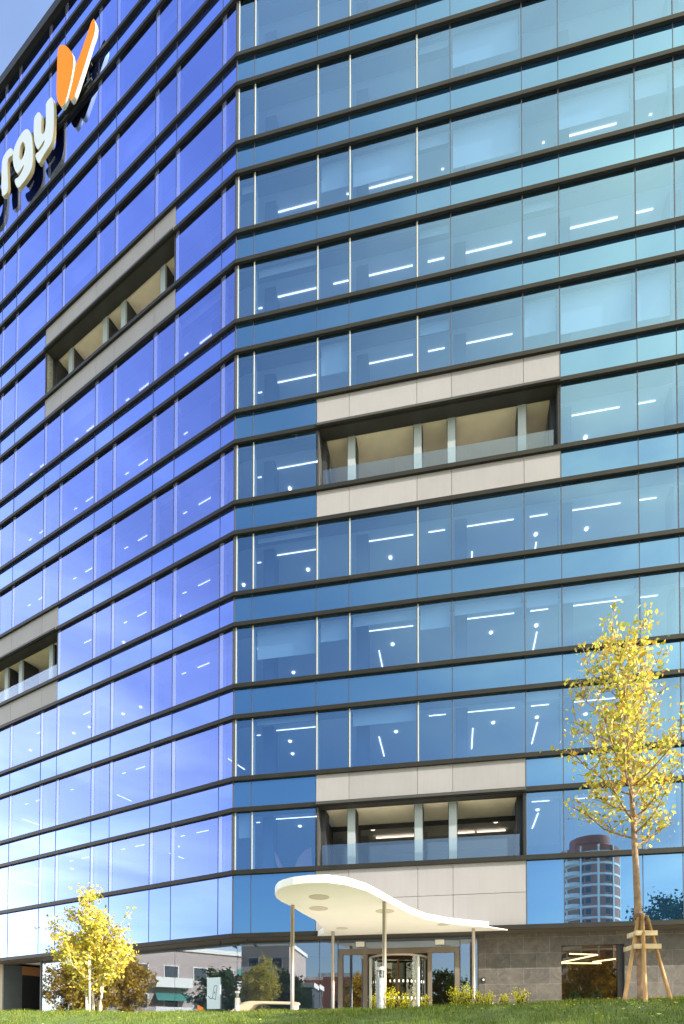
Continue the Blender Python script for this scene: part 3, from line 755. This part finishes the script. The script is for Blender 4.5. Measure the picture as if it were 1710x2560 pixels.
def make_tree(name, base, height, crown0, width, seed, leafm, barkm, label, lean=(0, 0), nl=26, leaf=.07, per=5, spread=.09, trunk_r=.09, density=1., up=.75, stems=1, group=None, prof=None, asc=1.0):
    rng = np.random.default_rng(seed)
    t = empty(name, base); tag(t, label, 'tree', group)
    tr = MB(); pts = []
    limbs = MB()
    leaders = []
    for s in range(stems):
        a = rng.uniform(0, 2 * PI)
        off = np.array([math.cos(a), math.sin(a), 0]) * (.28 if stems > 1 else 0)
        top = np.array([lean[0], lean[1], height * (1 if s == 0 else rng.uniform(.6, .95))]) + off * (width * 1.6 if stems > 1 else 0)
        n = 9; path = []
        for i in range(n):
            f = i / (n - 1)
            p = off + (top - off) * f + np.array([math.sin(f * 5 + s) * .05, math.cos(f * 4 + s) * .05, 0]) * f
            p[2] = (top[2]) * f - (.1 if i == 0 else 0)
            path.append(p)
        rr = [trunk_r * (1 - .86 * (i / (n - 1)) ** .8) for i in range(n)]
        tr.tube(path, rr, 9)
        leaders.append((path, rr))
    for i in range(nl):
        path, rr = leaders[i % stems]
        f0 = crown0 / height; f = f0 + (1 - f0) * ((i + rng.uniform(0, .9)) / nl) ** .95 * .96
        j = f * (len(path) - 1); j0 = min(int(j), len(path) - 2); p0 = path[j0] + (path[j0 + 1] - path[j0]) * (j - j0)
        h = (f - f0) / (1 - f0)
        wd = width * (prof(h) if prof else math.sin(PI * min(1, .18 + h * .82)) ** .8)
        a = i * 2.4 + rng.uniform(-.5, .5); ln = wd * rng.uniform(.75, 1.25)
        rise = ln * up * rng.uniform(.6, 1.5) * asc
        d = np.array([math.cos(a), math.sin(a), 0])
        lp = [p0 + d * ln * g + np.array([0, 0, rise * g ** 1.5]) + rng.normal(0, .03, 3) * g for g in (0, .25, .5, .75, 1.0)]
        r0 = max(.012, rr[min(j0, len(rr) - 1)] * .42)
        limbs.tube(lp, [r0 * (1 - .75 * g) for g in (0, .25, .5, .75, 1)], 5, cap=False)
        for q in range(int(max(3, 7 * density * ln / max(width, .1) + 2))):
            g = rng.uniform(.2, 1.0); k = g * 4; k0 = min(int(k), 3); b0 = lp[k0] + (lp[k0 + 1] - lp[k0]) * (k - k0)
            tl = rng.uniform(.25, .75) * (.35 + .28 * width)
            dv = d * rng.uniform(-.1, .7) + rng.normal(0, .45, 3); dv[2] = abs(dv[2]) * .9 + .25 * up
            dv /= np.linalg.norm(dv)
            e = b0 + dv * tl; mid = b0 + dv * tl * .5 + rng.normal(0, .02, 3)
            limbs.tube([b0, mid, e], [.009, .006, .003], 4, cap=False)
            for g2 in np.linspace(.15, 1.05, max(3, int(tl / .09))): pts.append(b0 + (e - b0) * g2)
    # top shoots
    for path, rr in leaders:
        for g2 in np.linspace(.6, 1.02, 18):
            j = g2 * (len(path) - 1); j0 = min(int(j), len(path) - 2); pts.append(path[j0] + (path[j0 + 1] - path[j0]) * (j - j0) + rng.normal(0, .06, 3))
    tr.build('trunk', barkm, t, smooth=True)
    limbs.build('limbs', barkm, t, smooth=True)
    leaves(pts, leaf, rng, spread, per, leafm, 'crown', t)
    return t
make_tree('young_tree', (4.93, 9.55, gz(4.93, 9.55)), 6.5, 2.72, 1.04, 11, M['leafyellow'], M['bark'], 'tall slender young tree with yellow leaves held upright by a timber frame',
          lean=(-.26, .1), nl=36, leaf=.047, per=3, spread=.075, trunk_r=.088, density=1.9, up=1.1,
          prof=lambda h: (1.0 if h < .3 else 1.0 - (h - .3) * 1.05) * (.72 + .28 * min(1, h * 8)))
make_tree('young_tree', (-8.55, 16.6, .46), 3.75, .9, .95, 5, M['leafyellow'], M['barkwhite'], 'small multi-stemmed tree with yellow leaves by the left facade',
          nl=46, leaf=.058, per=6, spread=.085, trunk_r=.045, density=1.3, up=.8, stems=6)
g = tris('fallen_leaves', V, M['leafyellow'], None, 4); tag(g, 'yellow leaves scattered over the grass bank', 'fallen leaves', kind='stuff')
# timber support frame of the big tree
tb = Vector((4.93, 9.55, gz(4.93, 9.55)))
sup = empty('tree_support', tb); tag(sup, 'pale timber tripod frame with cross boards around the tall tree trunk', 'tree support')
def rel(mb, name, m, par, org, **kw):
    o = mb.build(name, m, par, **kw)
    for v in o.data.vertices: v.co -= org
    return o
feet = [(-.62, -.30), (-.24, -.62), (.60, -.25), (.30, .55)]
for fx, fy in feet:
    mb = MB(); mb.tube([tb + Vector((fx * .72, fy * .7, -.12)), tb + Vector((fx * .12, fy * .12, 1.5))], [.036, .030], 8); rel(mb, 'stake', M['timber'], sup, tb, smooth=True)
for z, w in ((.93, .235), (1.17, .19)):
    mb = MB()
    for sy in (-1, 1):
        mb.box(tb.x - w, tb.x + w, tb.y + sy * w * .8 - .015, tb.y + sy * w * .8 + .015, tb.z + z - .043, tb.z + z + .043)
        mb.box(tb.x + sy * w * .86 - .015, tb.x + sy * w * .86 + .015, tb.y - w * .8 + .018, tb.y + w * .8 - .018, tb.z + z - .041, tb.z + z + .041)
    rel(mb, 'cross_board', M['timberlight'], sup, tb)
mb = MB(); mb.lathe(tb + Vector((-.04, .02, 1.45)), [(.098, 0), (.102, .04), (.098, .09)], 14); rel(mb, 'tie_strap', M['brownwood'], sup, tb)

def shrub(x, y, h, n, seed, leafm, label, cat='shrub', group=None, size=.035):
    rng = np.random.default_rng(seed); z = gz(x, y) - .03
    t = empty('shrub', (x, y, z)); tag(t, label, cat, group)
    st = MB(); pts = []
    for i in range(n):
        a = rng.uniform(0, 2 * PI); sp = rng.uniform(.1, .5) * h; hh = h * rng.uniform(.5, 1.1)
        e = np.array([math.cos(a) * sp, math.sin(a) * sp, hh]); b = np.array([math.cos(a) * .05, math.sin(a) * .05, 0])
        st.tube([b, (b + e) / 2 + rng.normal(0, .02, 3), e], [.008, .006, .003], 4, cap=False)
        for g2 in np.linspace(.2, 1, max(3, int(hh / .05))): pts.append(b + (e - b) * g2)
    st.build('stem', M['barkdark'], t)
    leaves(pts, size, rng, .035, 4, leafm, 'foliage', t)
SHL = ['low yellow shrub at the left edge of the yellow row before the revolving door', 'tall yellow shrub before the white post of the revolving door', 'low yellow shrub right of the white revolving-door post', 'yellow shrub before the right side door',
       'bright yellow shrub left of the right canopy post', 'tall yellow shrub directly before the right canopy post', 'low yellow shrub right of the right canopy post', 'tiny yellow shrub at the start of the stone wall',
       'spiky yellow plant standing alone before the dark stone wall', 'small yellow tuft left of the dark stone-wall window', 'green leafy plant under the left part of the stone-wall window', 'small green plant between the window and the timber frame']
for i, (q, hp) in enumerate([(940, 30), (975, 46), (1012, 34), (1062, 28), (1140, 44), (1168, 50), (1198, 30), (1222, 24), (1302, 36), (1262, 20), (1440, 22), (1490, 22)]):
    r_ = (q - 916) / 1340; y = 12.
    for _ in range(9): y = yc(r_ * y) + .45
    shrub(r_ * y, y, hp / 1340 * y + .05, 16, 40 + i, M['leaflime'] if i < 10 else M['leafdark'], SHL[i], 'shrub', 'shrubs along the grass crest', .022)

# ------------------------------------------------------------------ small things near the entrance
def bollard(x, y, zb, h, r, label):
    t = empty('bollard_light', (x, y, zb)); tag(t, label, 'bollard', 'cylindrical bollard lights')
    mb = MB(); mb.lathe((0, 0, 0), [(r, 0), (r, h * .76)], 20); mb.build('bollard_post', M['offgrey'] if r == .09 and y < 15 else M['offwhite'], t, smooth=False)
    mb = MB(); mb.lathe((0, 0, 0), [(r * .9, h * .76), (r * .9, h * .93)], 16); mb.build('lamp_lens', M['rail'], t)
    mb = MB(); mb.lathe((0, 0, 0), [(r, h * .93), (r, h)], 20); mb.build('bollard_cap', M['offwhite'], t)
bollard(.325, 12.5, gz(.325, 12.5) - .10, 1.08, .09, 'grey cylindrical bollard light directly before the revolving door')
bollard(-4.72, 19.6, .38, 1.05, .09, 'white bollard light beside the pale curved bench')
bollard(4.35, 18.6, .38, .72, .06, 'short bollard light at the foot of the stone wall')
# curved bench
bo = Vector((-4.6, 19.9, .38)); bn = empty('curved_bench', bo); tag(bn, 'pale curved bench that rises into a raised table top by the glass', 'bench')
mb = MB()
prof = [(-1.6, .0), (-1.6, .20), (-.62, .22), (-.45, .27), (-.30, .36), (.05, .62), (.18, .67), (.4, .69), (1.9, .66), (2.1, .64), (2.1, .56), (1.9, .575), (.75, .60), (.52, .56), (.3, .36), (.12, .12), (.05, 0)]
n = len(prof)
vs = [(bo.x + x, bo.y - .35 - .02 * x, bo.z + z) for x, z in prof] + [(bo.x + x, bo.y + .35 - .02 * x, bo.z + z) for x, z in prof]
fs = [tuple(range(n)), tuple(range(2 * n - 1, n - 1, -1))] + [(i, n + i, n + (i + 1) % n, (i + 1) % n) for i in range(n)]
mb.add(vs, fs); rel(mb, 'bench_slab', M['stoneblock'], bn, bo)
for x in (2.0,):
    mb = MB(); mb.box(bo.x + x - .05, bo.x + x + .05, bo.y - .3, bo.y + .3, bo.z, bo.z + .565); rel(mb, 'leg', M['white'], bn, bo)
# timber seats under the bench table
for i, x in enumerate((.75, 1.25)):
    o0 = Vector((bo.x + x, bo.y + .1, .38)); st = empty('stool', o0); tag(st, ('timber stool under the bench table, nearer the bollard', 'timber stool under the bench table, nearer the canopy post')[i], 'stool', 'stools under the curved bench')
    mb = MB(); mb.box(o0.x - .17, o0.x + .17, o0.y - .15, o0.y + .15, .38 + .34, .38 + .40); rel(mb, 'seat', M['timber'], st, o0)
    for a in (-.12, .12):
        for b in (-.1, .1):
            mb = MB(); mb.box(o0.x + a - .02, o0.x + a + .02, o0.y + b - .02, o0.y + b + .02, .38, .38 + .34); rel(mb, 'leg', M['timber'], st, o0)
# orange board and poster
o0 = Vector((-6.55, 21.1, .38)); sb = empty('orange_board', o0); tag(sb, 'small orange wedge-shaped board standing left of the bench', 'board')
mb = MB(); mb.add([(o0.x + a, o0.y + b, .38 + z) for b in (-.04, .04) for a, z in ((-.1, 0), (.12, 0), (.12, .50), (-.1, .62))], [(0, 1, 2, 3), (7, 6, 5, 4), (0, 4, 5, 1), (1, 5, 6, 2), (2, 6, 7, 3), (3, 7, 4, 0)]); rel(mb, 'panel', M['orange'], sb, o0)
mb = MB(); mb.box(o0.x - .14, o0.x + .16, o0.y - .1, o0.y + .1, .38, .40); rel(mb, 'base', M['orange'], sb, o0)
ps0 = Vector(P('W', 1.75, .45, OG + .06)); po = empty('poster', ps0); tag(po, 'pale blue poster with a hand holding a phone outlined on the ground-floor glass', 'poster')
def wq(F, s, z, o): return P(F, s, z, o)
mb = MB(); fbox(mb, 'W', 1.28, 2.05, .95, 2.36, OG + .02, OG + .05); rel(mb, 'sheet', M['poster'], po, ps0)
mb = MB()
def stroke(pts, w, F='W', o=OG + .056):
    for i in range(len(pts) - 1):
        (a, b), (c, d) = pts[i], pts[i + 1]
        L_ = math.hypot(c - a, d - b); ux, uz = (c - a) / L_, (d - b) / L_; px_, pz_ = -uz * w / 2, ux * w / 2
        mb.add([P(F, a + px_, b + pz_, o + i * .0004), P(F, c + px_, d + pz_, o + i * .0004), P(F, c - px_, d - pz_, o + i * .0004), P(F, a - px_, b - pz_, o + i * .0004)], [(0, 1, 2, 3)])
stroke([(1.45, 2.0), (1.62, 1.98), (1.72, 1.45), (1.55, 1.36), (1.45, 1.98)], .025)
stroke([(1.98, 1.55), (1.85, 1.42), (1.70, 1.44)], .035); stroke([(1.60, 1.72), (1.58, 1.64)], .05)
rel(mb, 'drawing', M['ink'], po, ps0)
# reader on the stone wall, spots under the soffit
c = Vector(P('R', 10.42, 2.02, OG)); it = empty('door_reader', c); tag(it, 'small round door reader on the dark stone wall', 'door reader')
mb = MB(); fbox(mb, 'R', 10.34, 10.50, 1.92, 2.12, OG + .002, OG + .05); rel(mb, 'housing', M['black'], it, c)
mb = MB(); a = Vector(P('R', 10.42, 2.03, OG + .05)); b = Vector(P('R', 10.42, 2.03, OG + .10)); mb.tube([a, b], .05, 12); rel(mb, 'lens', M['post'], it, c)
for s, F, lb in ((.9, 'W', 'tiny spotlight under the soffit left of the corner'), (.55, 'R', 'tiny spotlight under the soffit right of the corner')):
    c = Vector(P(F, s, ZS - .03, -.25)); sp = empty('soffit_spotlight', c); tag(sp, lb, 'spotlight', 'spotlights under the soffit')
    mb = MB(); mb.box(c.x - .02, c.x + .02, c.y - .02, c.y + .02, c.z - .07, c.z); rel(mb, 'bracket', M['black'], sp, c)
    mb = MB(); mb.tube([c + Vector((-.02, .08, -.08)), c + Vector((.03, -.1, -.15))], .05, 12); rel(mb, 'head', M['black'], sp, c)
# emblem sculpture behind first-floor glass
c = Vector(P('R', 2.6, Lz(0) - .1, -1.2)); sc_ = empty('petal_sculpture', c); tag(sc_, 'two-petal sculpture standing behind the first-floor glass above the canopy', 'sculpture')
for pts, nm in (([(1.42, 1.25), (1.55, 1.05), (1.85, .4), (2.35, 0), (2.05, 0), (1.75, .2), (1.5, .75)], 'petal'), ([(2.4, 0), (2.35, .45), (2.55, .95), (2.85, 1.22), (3.12, 1.35), (3.16, .8), (3.1, 0)], 'petal')):
    mb = MB(); k = len(pts)
    vs = [P('R', a, Lz(0) + b, o) for o in (-1.15, -1.25) for a, b in pts]
    mb.add(vs, [tuple(range(k)), tuple(range(2 * k - 1, k - 1, -1))] + [(i, (i + 1) % k, k + (i + 1) % k, k + i) for i in range(k)])
    rel(mb, nm, M['petal'], sc_, c)

# ------------------------------------------------------------------ the far side of the street (seen mirrored in the glass)
GZ = -1.66
def tower(cx, cy, rad, h, label):
    t = empty('brick_tower', (cx, cy, GZ)); tag(t, label, 'building')
    mb = MB(); mb.lathe((0, 0, 0), [(rad, 0), (rad, h), (rad * .7, h + .1), (rad * .68, h + 3.5)], 28); mb.build('wall', M['brick'], t)
    nf = int(h / 2.95)
    mb = MB()
    for i in range(nf + 1):
        z = i * 2.95; mb.lathe((0, 0, z), [(rad + .14, -.28), (rad + .14, .28)], 28)
    for k in range(11):
        a = k * 2 * PI / 11 + .2; mb.tube([(rad * math.cos(a), rad * math.sin(a), 0), (rad * math.cos(a), rad * math.sin(a), h)], .32, 4)
    mb.build('floor_band', M['band'], t)
    mb = MB()
    for i in range(nf):
        for k in range(28):
            a = (k + .5) * 2 * PI / 28
            if (k % 4) in (0, 3):
                u = Vector((-math.sin(a), math.cos(a), 0)) * .62; p = Vector((math.cos(a), math.sin(a), 0)) * (rad + .06)
                mb.add([p - u + Vector((0, 0, i * 2.95 + .9)), p + u + Vector((0, 0, i * 2.95 + .9)), p + u + Vector((0, 0, i * 2.95 + 2.3)), p - u + Vector((0, 0, i * 2.95 + 2.3))], [(0, 1, 2, 3)])
    mb.build('windows', M['winglass'], t, )['kind'] = 'stuff'
    mb = MB()
    for i in range(nf):
        a = 2.3
        mb.lathe((rad * math.cos(a) * .92, rad * math.sin(a) * .92, i * 2.95), [(2.6, 0), (2.6, 1.0), (2.5, 1.0), (2.5, .2)], 16)
    mb.build('balconies', M['band'], t)['kind'] = 'stuff'
x, y = across((1480 - 916) / 1340 * 150, 150)
tower(x, y, 7.7, 52, 'round brick apartment tower with white floor bands across the street')
def block(x, y, skew, w, d, h, wallm, label, awn=False, white=True, floors=None):
    rz = math.atan2(C0.y - y, C0.x - x) + PI / 2 + skew
    t = empty('apartment_building', (x, y, GZ), rz); tag(t, label, 'building')
    mb = MB(); mb.box(-w / 2, w / 2, -d / 2, d / 2, 0, h); mb.build('wall', wallm, t)
    mb = MB(); mb.box(-w / 2 - .25, w / 2 + .25, -d / 2 - .25, d / 2 + .25, h, h + .5); mb.build('roof_edge', M['band'], t)
    nf = floors or int(h / 3.1); rr = random.Random(int(w * 10))
    wi = MB(); ba = MB(); aw = MB(); fr = MB()
    for i in range(nf):
        z = i * 3.1 + .9
        nb = int(w / 3.0)
        for k in range(nb):
            xx = -w / 2 + (k + .5) * w / nb
            for sy in (-1, 1):
                yy = sy * (d / 2)
                fr.box(xx - .8, xx + .8, min(yy, yy + sy * .05), max(yy, yy + sy * .05), z - .08, z + 1.5)
                wi.box(xx - .68, xx + .68, min(yy, yy + sy * .08), max(yy, yy + sy * .08), z, z + 1.4)
                if k % 3 == 1 and i:
                    ba.box(xx - 1.9, xx + 1.9, min(yy, yy + sy * 1.2), max(yy, yy + sy * 1.2), z - .95, z - .80)
                    ba.box(xx - 1.9, xx + 1.9, min(yy + sy * 1.1, yy + sy * 1.2), max(yy + sy * 1.1, yy + sy * 1.2), z - .80, z + .1)
                    if awn and rr.random() < .6: aw.add([(xx - 1.7, yy + sy * .1, z + 1.6), (xx + 1.7, yy + sy * .1, z + 1.6), (xx + 1.7, yy + sy * 1.2, z + .75), (xx - 1.7, yy + sy * 1.2, z + .75)], [(0, 1, 2, 3)])
    fr.build('window_frames', M['band'], t)['kind'] = 'stuff'
    wi.build('windows', M['winglass'], t)['kind'] = 'stuff'
    if ba.v: ba.build('balconies', M['band'], t)['kind'] = 'stuff'
    if aw.v: aw.build('awnings', M['awning'], t)['kind'] = 'stuff'
def vx(px, D): return (px - 916) / 1340 * D, D
x, y = across(*vx(440, 62), 'W'); block(x, y, -.25, 22, 10, 10.2, M['pink'], 'pink apartment block with green awnings across the street', awn=True)
x, y = across(*vx(655, 78)); block(x, y, .25, 10, 12, 13.2, M['pink'], 'pink apartment block with white window frames across the street')
x, y = across(*vx(690, 58)); block(x, y, .15, 8, 6, 6.2, M['greyblock'], 'low dark grey block with white windows across the street')
x, y = across(*vx(770, 88)); block(x, y, .1, 6, 10, 9.6, M['brick'], 'brick block with white balconies across the street')
x, y = across(*vx(880, 70)); block(x, y, .1, 7, 8, 8.4, M['brick'], 'low brick building across from the entrance')
x, y = across(*vx(1180, 90)); block(x, y, 0, 14, 8, 6.5, M['cream'], 'low cream building across from the stone wall')
TL = [('broad dark green tree across the street beside the tower', 1640, 70, 9.5, 4.2, 'leafdark', 'barkdark'), ('dark green tree across the street right of the tower', 1590, 80, 8.2, 3.6, 'leafdark', 'barkdark'),
      ('thin bare-looking tree near the street at the right', 1690, 40, 9.5, 1.6, 'leafdark', 'barkdark'),
      ('dark tree across from the entrance', 1110, 60, 6.5, 2.4, 'leafdark', 'barkdark'), ('small golden tree across from the entrance', 890, 55, 5.5, 1.8, 'leafgold', 'barkdark'),
      ('bushy green tree standing before the pink block with awnings', 0, 0, 0, 0, '', ''),
      ('golden leaved tree across from the dark stone-wall window', 1490, 42, 5.0, 2.5, 'leafgold', 'barkdark'),
      ('dark green tree before the low grey block', 705, 50, 5.0, 2.2, 'leafdark', 'barkdark')]
for i, (lb, px_, D, h, w, lm, bm) in enumerate(TL):
    if not h:
        x, y = across(*vx(525, 46), 'W'); make_tree('street_tree', (x, y, GZ), 6.6, 2.0, 2.2, 73, M['leafdark'], M['barkdark'], lb, nl=22, leaf=.15, per=5, spread=.25, trunk_r=.12, up=.5); continue
    x, y = across(*vx(px_, D))
    make_tree('street_tree', (x, y, GZ), h + 1.6, 2.2, w, 60 + i, M[lm], M[bm], lb, nl=22, leaf=.17, per=7 if i != 2 else 1, spread=.26, density=1., trunk_r=.14, up=.5)
for i, (px_, D, h) in enumerate(((190, 40, 5.6), (285, 46, 5.8), (130, 52, 6.0))):
    x, y = across(*vx(px_, D), 'W')
    make_tree('street_tree', (x, y, gz(x, y)), h, .8, 1.9, 80 + i, M['leafgold'], M['barkdark'], ('golden leaved tree out past the left facade, nearest of three', 'golden leaved tree out past the left facade, middle of three', 'golden leaved tree out past the left facade, farthest of three')[i], nl=26, leaf=.13, per=6, spread=.2, density=1., trunk_r=.1, up=.5)
make_tree('street_tree', (14.2, 3.6, -1.2), 9.5, 3.2, 2.6, 95, M['leafdark'], M['barkdark'], 'leafy green tree right beside the viewer casting shade on the grass', nl=26, leaf=.13, per=5, spread=.22, trunk_r=.13, up=.5)

# ------------------------------------------------------------------ light
EL = R(25); SX, SY_ = .887, -.462
sd = Vector((SX * math.cos(EL), SY_ * math.cos(EL), math.sin(EL))).normalized()
sun = bpy.data.lights.new('sun', 'SUN'); sun.energy = 4.8; sun.angle = R(.5); sun.color = (1., .93, .83)
so_ = bpy.data.objects.new('sun', sun); col.objects.link(so_); so_.rotation_euler = sd.to_track_quat('Z', 'Y').to_euler()
w = bpy.data.worlds.new('World'); sc.world = w; w.use_nodes = True
nt = w.node_tree; bg = nt.nodes['Background']; N = nt.nodes.new; L = nt.links.new
sky = N('ShaderNodeTexSky'); sky.sky_type = 'NISHITA'; sky.sun_disc = False; sky.sun_elevation = EL
sky.sun_rotation = math.atan2(SX, SY_)
sky.air_density = 1.1; sky.dust_density = .9; sky.ozone_density = 2.0
# thin bright haze: a low bank in the west, a pale veil high in the west, a glow round the sun
tc = N('ShaderNodeTexCoord'); nm = N('ShaderNodeVectorMath'); nm.operation = 'NORMALIZE'; L(tc.outputs['Generated'], nm.inputs[0])
last = sky.outputs[0]
mp = N('ShaderNodeMapping'); mp.inputs['Scale'].default_value = (1.6, 1.6, 5.5); mp.inputs['Rotation'].default_value = (.25, .2, 0); L(nm.outputs[0], mp.inputs['Vector'])
cl = N('ShaderNodeTexNoise'); cl.inputs['Scale'].default_value = 2.2; cl.inputs['Detail'].default_value = 7; cl.inputs['Distortion'].default_value = .6; L(mp.outputs[0], cl.inputs['Vector'])
cr = N('ShaderNodeMapRange'); cr.inputs[1].default_value = .35; cr.inputs[2].default_value = .7; cr.inputs[3].default_value = .72; cr.inputs[4].default_value = 1.4; L(cl.outputs['Fac'], cr.inputs[0])
for d_, p_, c_ in (((-1, .25, .05), 15, (17, 15.5, 13)), ((-1, .1, .22), 6, (4.6, 3.9, 2.6)), ((-.8, .25, .62), 4, (1.1, 1.5, 3.0)), ((SX * .9, SY_ * 1.2, .75), 4.0, (11.5, 10.6, 4.4))):
    dt = N('ShaderNodeVectorMath'); dt.operation = 'DOT_PRODUCT'; dt.inputs[1].default_value = Vector(d_).normalized(); L(nm.outputs[0], dt.inputs[0])
    m0 = N('ShaderNodeMath'); m0.operation = 'MAXIMUM'; m0.inputs[1].default_value = 0; L(dt.outputs['Value'], m0.inputs[0])
    pw = N('ShaderNodeMath'); pw.operation = 'POWER'; pw.inputs[1].default_value = p_; L(m0.outputs[0], pw.inputs[0])
    pm = N('ShaderNodeMath'); pm.operation = 'MULTIPLY'; L(pw.outputs[0], pm.inputs[0]); L(cr.outputs[0], pm.inputs[1]); pw = pm
    hc = N('ShaderNodeMix'); hc.data_type = 'RGBA'; hc.inputs[6].default_value = (0, 0, 0, 1); hc.inputs[7].default_value = (*c_, 1); L(pw.outputs[0], hc.inputs[0])
    hz = N('ShaderNodeMix'); hz.data_type = 'RGBA'; hz.blend_type = 'ADD'; hz.inputs[0].default_value = 1
    L(last, hz.inputs[6]); L(hc.outputs[2], hz.inputs[7]); last = hz.outputs[2]
L(last, bg.inputs['Color'])
bg.inputs['Strength'].default_value = .12

cam = bpy.data.cameras.new('camera'); co = bpy.data.objects.new('camera', cam); col.objects.link(co)
co.location = (0, 0, 0); co.rotation_euler = (R(90) + PIT, 0, 0)
cam.sensor_fit = 'HORIZONTAL'; cam.sensor_width = 36; cam.lens = 36 * F_ / 1710
# sensor shift is measured in units of the longer frame side
cam.shift_x = (855 - PX) / 1710; cam.shift_y = (PY - 1280) / 1710
cam.clip_end = 2000; cam.clip_start = .05
sc.camera = co
sc.view_settings.view_transform = 'Standard'; sc.view_settings.look = 'None'; sc.view_settings.exposure = 1.2; sc.view_settings.gamma = 1
sc.cycles.max_bounces = 10; sc.cycles.transparent_max_bounces = 16; sc.cycles.glossy_bounces = 4; sc.cycles.diffuse_bounces = 3
sc.cycles.caustics_reflective = False; sc.cycles.caustics_refractive = False
